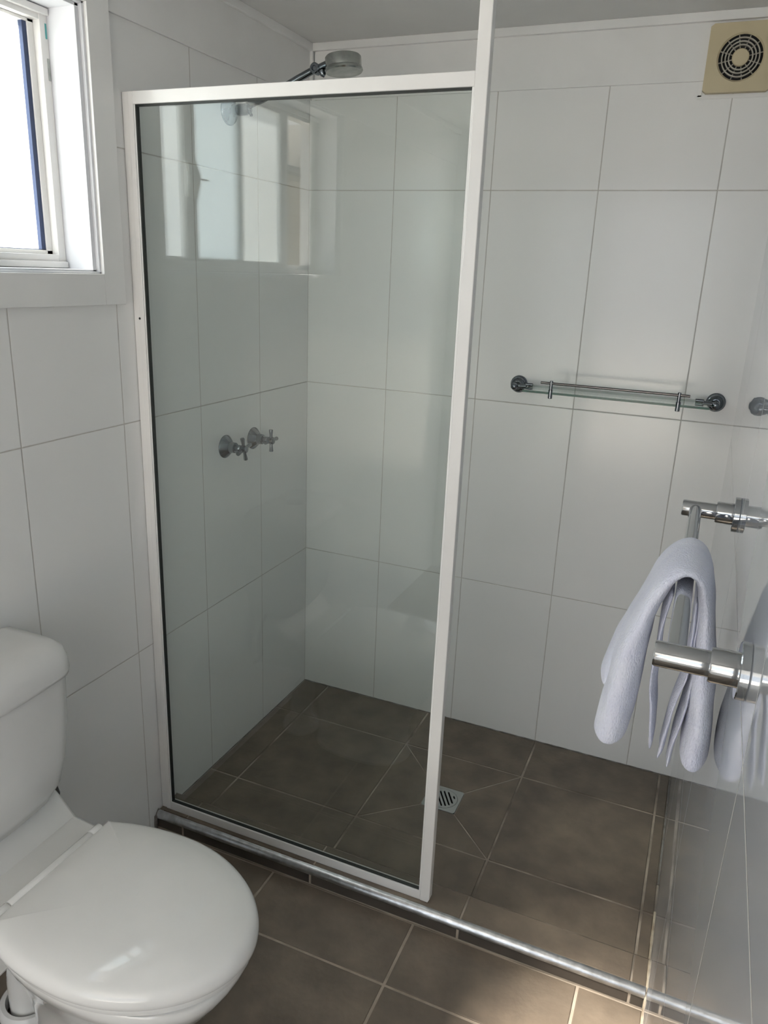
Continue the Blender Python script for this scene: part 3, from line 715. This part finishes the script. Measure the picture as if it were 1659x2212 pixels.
for s_ in (-1, 1):
    bm = bmesh.new(); cyl(bm, (.236, TY+s_*.102, .3875), (.236, TY+s_*.128, .3875), .0110, 24); link('hinge', bm, M_PLASTIC, to, smooth=50)
# pan: rim, bowl and pedestal
bm = bmesh.new()
def sec(xb, xf, hw, n=48, e=2.4):
    xc, hl = (xb+xf)/2, (xf-xb)/2; r = []
    for i in range(n):
        a = 2*math.pi*i/n; ca, sa = math.cos(a), math.sin(a)
        r.append((xc+hl*math.copysign(abs(ca)**(2/e), ca), hw*math.copysign(abs(sa)**(2/e), sa)))
    return r
L_ = [(.17, .655, .166, .342), (.165, .660, .170, .334), (.165, .656, .168, .318), (.165, .640, .156, .29), (.17, .605, .134, .24), (.18, .560, .112, .18), (.19, .525, .098, .11), (.195, .510, .096, .05), (.195, .515, .102, 0.0), (.19, .525, .108, ZB)]
rings = []
for xb, xf, hw, z in L_: rings.append([bm.verts.new((x, TY+y, z)) for x, y in sec(xb, xf, hw)])
for A, B in zip(rings, rings[1:]):
    for i in range(48): bm.faces.new((A[i], A[(i+1) % 48], B[(i+1) % 48], B[i]))
bm.faces.new(rings[0]); bm.faces.new(rings[-1])
pan = link('pan', bm, M_CERAMIC, to, smooth=60)
# rear shelf of the pan that carries the cistern
bm = bmesh.new(); prof = [(.010, .27), (.010, .424), (.100, .424), (.150, .374), (.235, .366), (.245, .350), (.245, .27)]
hws = lambda x: .150 if x < .13 else .150
A = [bm.verts.new((x, TY-.150, z)) for x, z in prof]; B = [bm.verts.new((x, TY+.150, z)) for x, z in prof]
bm.faces.new(A); bm.faces.new(B)
for i in range(len(prof)): bm.faces.new((A[i], A[(i+1) % len(prof)], B[(i+1) % len(prof)], B[i]))
link('cistern_shelf', bm, M_CERAMIC, pan, smooth=30, bevel=.008)
# cistern
def rrect(x1, hw, r, n=8, x0=.004):
    pts = [(x0, -hw)]
    for i in range(n+1):
        a = -math.pi/2 + math.pi/2*i/n; pts.append((x1-r+r*math.cos(a), -hw+r+r*math.sin(a)))
    m = 8
    for i in range(1, m): pts.append((x1 + .006*math.sin(math.pi*i/m), -hw+r+(2*hw-2*r)*i/m))
    for i in range(n+1):
        a = math.pi/2*i/n; pts.append((x1-r+r*math.cos(a), hw-r+r*math.sin(a)))
    pts.append((x0, hw)); return pts
def stk(bm, L):
    rings = [[bm.verts.new((x, TY+y, z)) for x, y in rrect(x1, hw, r)] for x1, hw, r, z in L]; n = len(rings[0])
    for A, B in zip(rings, rings[1:]):
        for i in range(n): bm.faces.new((A[i], A[(i+1) % n], B[(i+1) % n], B[i]))
    bm.faces.new(rings[0]); bm.faces.new(rings[-1])
bm = bmesh.new(); stk(bm, [(.112, .126, .05, .423), (.124, .136, .05, .428), (.146, .150, .05, .47), (.156, .160, .05, .53), (.163, .167, .05, .61), (.166, .170, .05, .70), (.166, .170, .05, .722)])
ci = link('cistern', bm, M_CISTERN, to, smooth=45)
bm = bmesh.new(); stk(bm, [(.170, .173, .055, .718), (.174, .176, .055, .720), (.175, .177, .055, .728), (.173, .176, .055, .752), (.165, .171, .052, .770), (.148, .160, .045, .780), (.12, .14, .03, .784)])
cl = link('cistern_lid', bm, M_CISTERN, ci, smooth=60)
bm = bmesh.new(); lathe(bm, (.085, TY, .783), (0, 0, 1), [(0, .028), (.004, .028), (.006, .026), (.006, 0)], 32); link('flush_button', bm, M_CHROME, cl, smooth=40)
bm = bmesh.new(); tube(bm, [(.060, -1.300, .445), (.0615, -1.272, .425), (.062, -1.256, .400), (.061, -1.249, .375), (.059, -1.252, .350), (.055, -1.262, .325), (.046, -1.278, .298), (.030, -1.292, .272), (.010, -1.30, .255)], .0062, 14)
link('water_hose', bm, M_HOSE, to, smooth=180)

bm = bmesh.new(); lathe(bm, (.118, -1.425, ZB+.001), (0, 0, 1), [(0, .045), (0, .062), (.010, .063), (.022, .060), (.026, .056), (.026, .048), (.010, .045), (.0, .045)], 48)
link('waste_collar', bm, M_CISTERN, to, smooth=40)
bm = bmesh.new(); tube(bm, [(.118, -1.425, ZB+.002), (.120, -1.426, .06), (.132, -1.428, .12), (.165, -1.43, .17), (.22, -1.433, .20)], .040, 28)
link('outlet_pipe', bm, M_CERAMIC, pan, smooth=60)
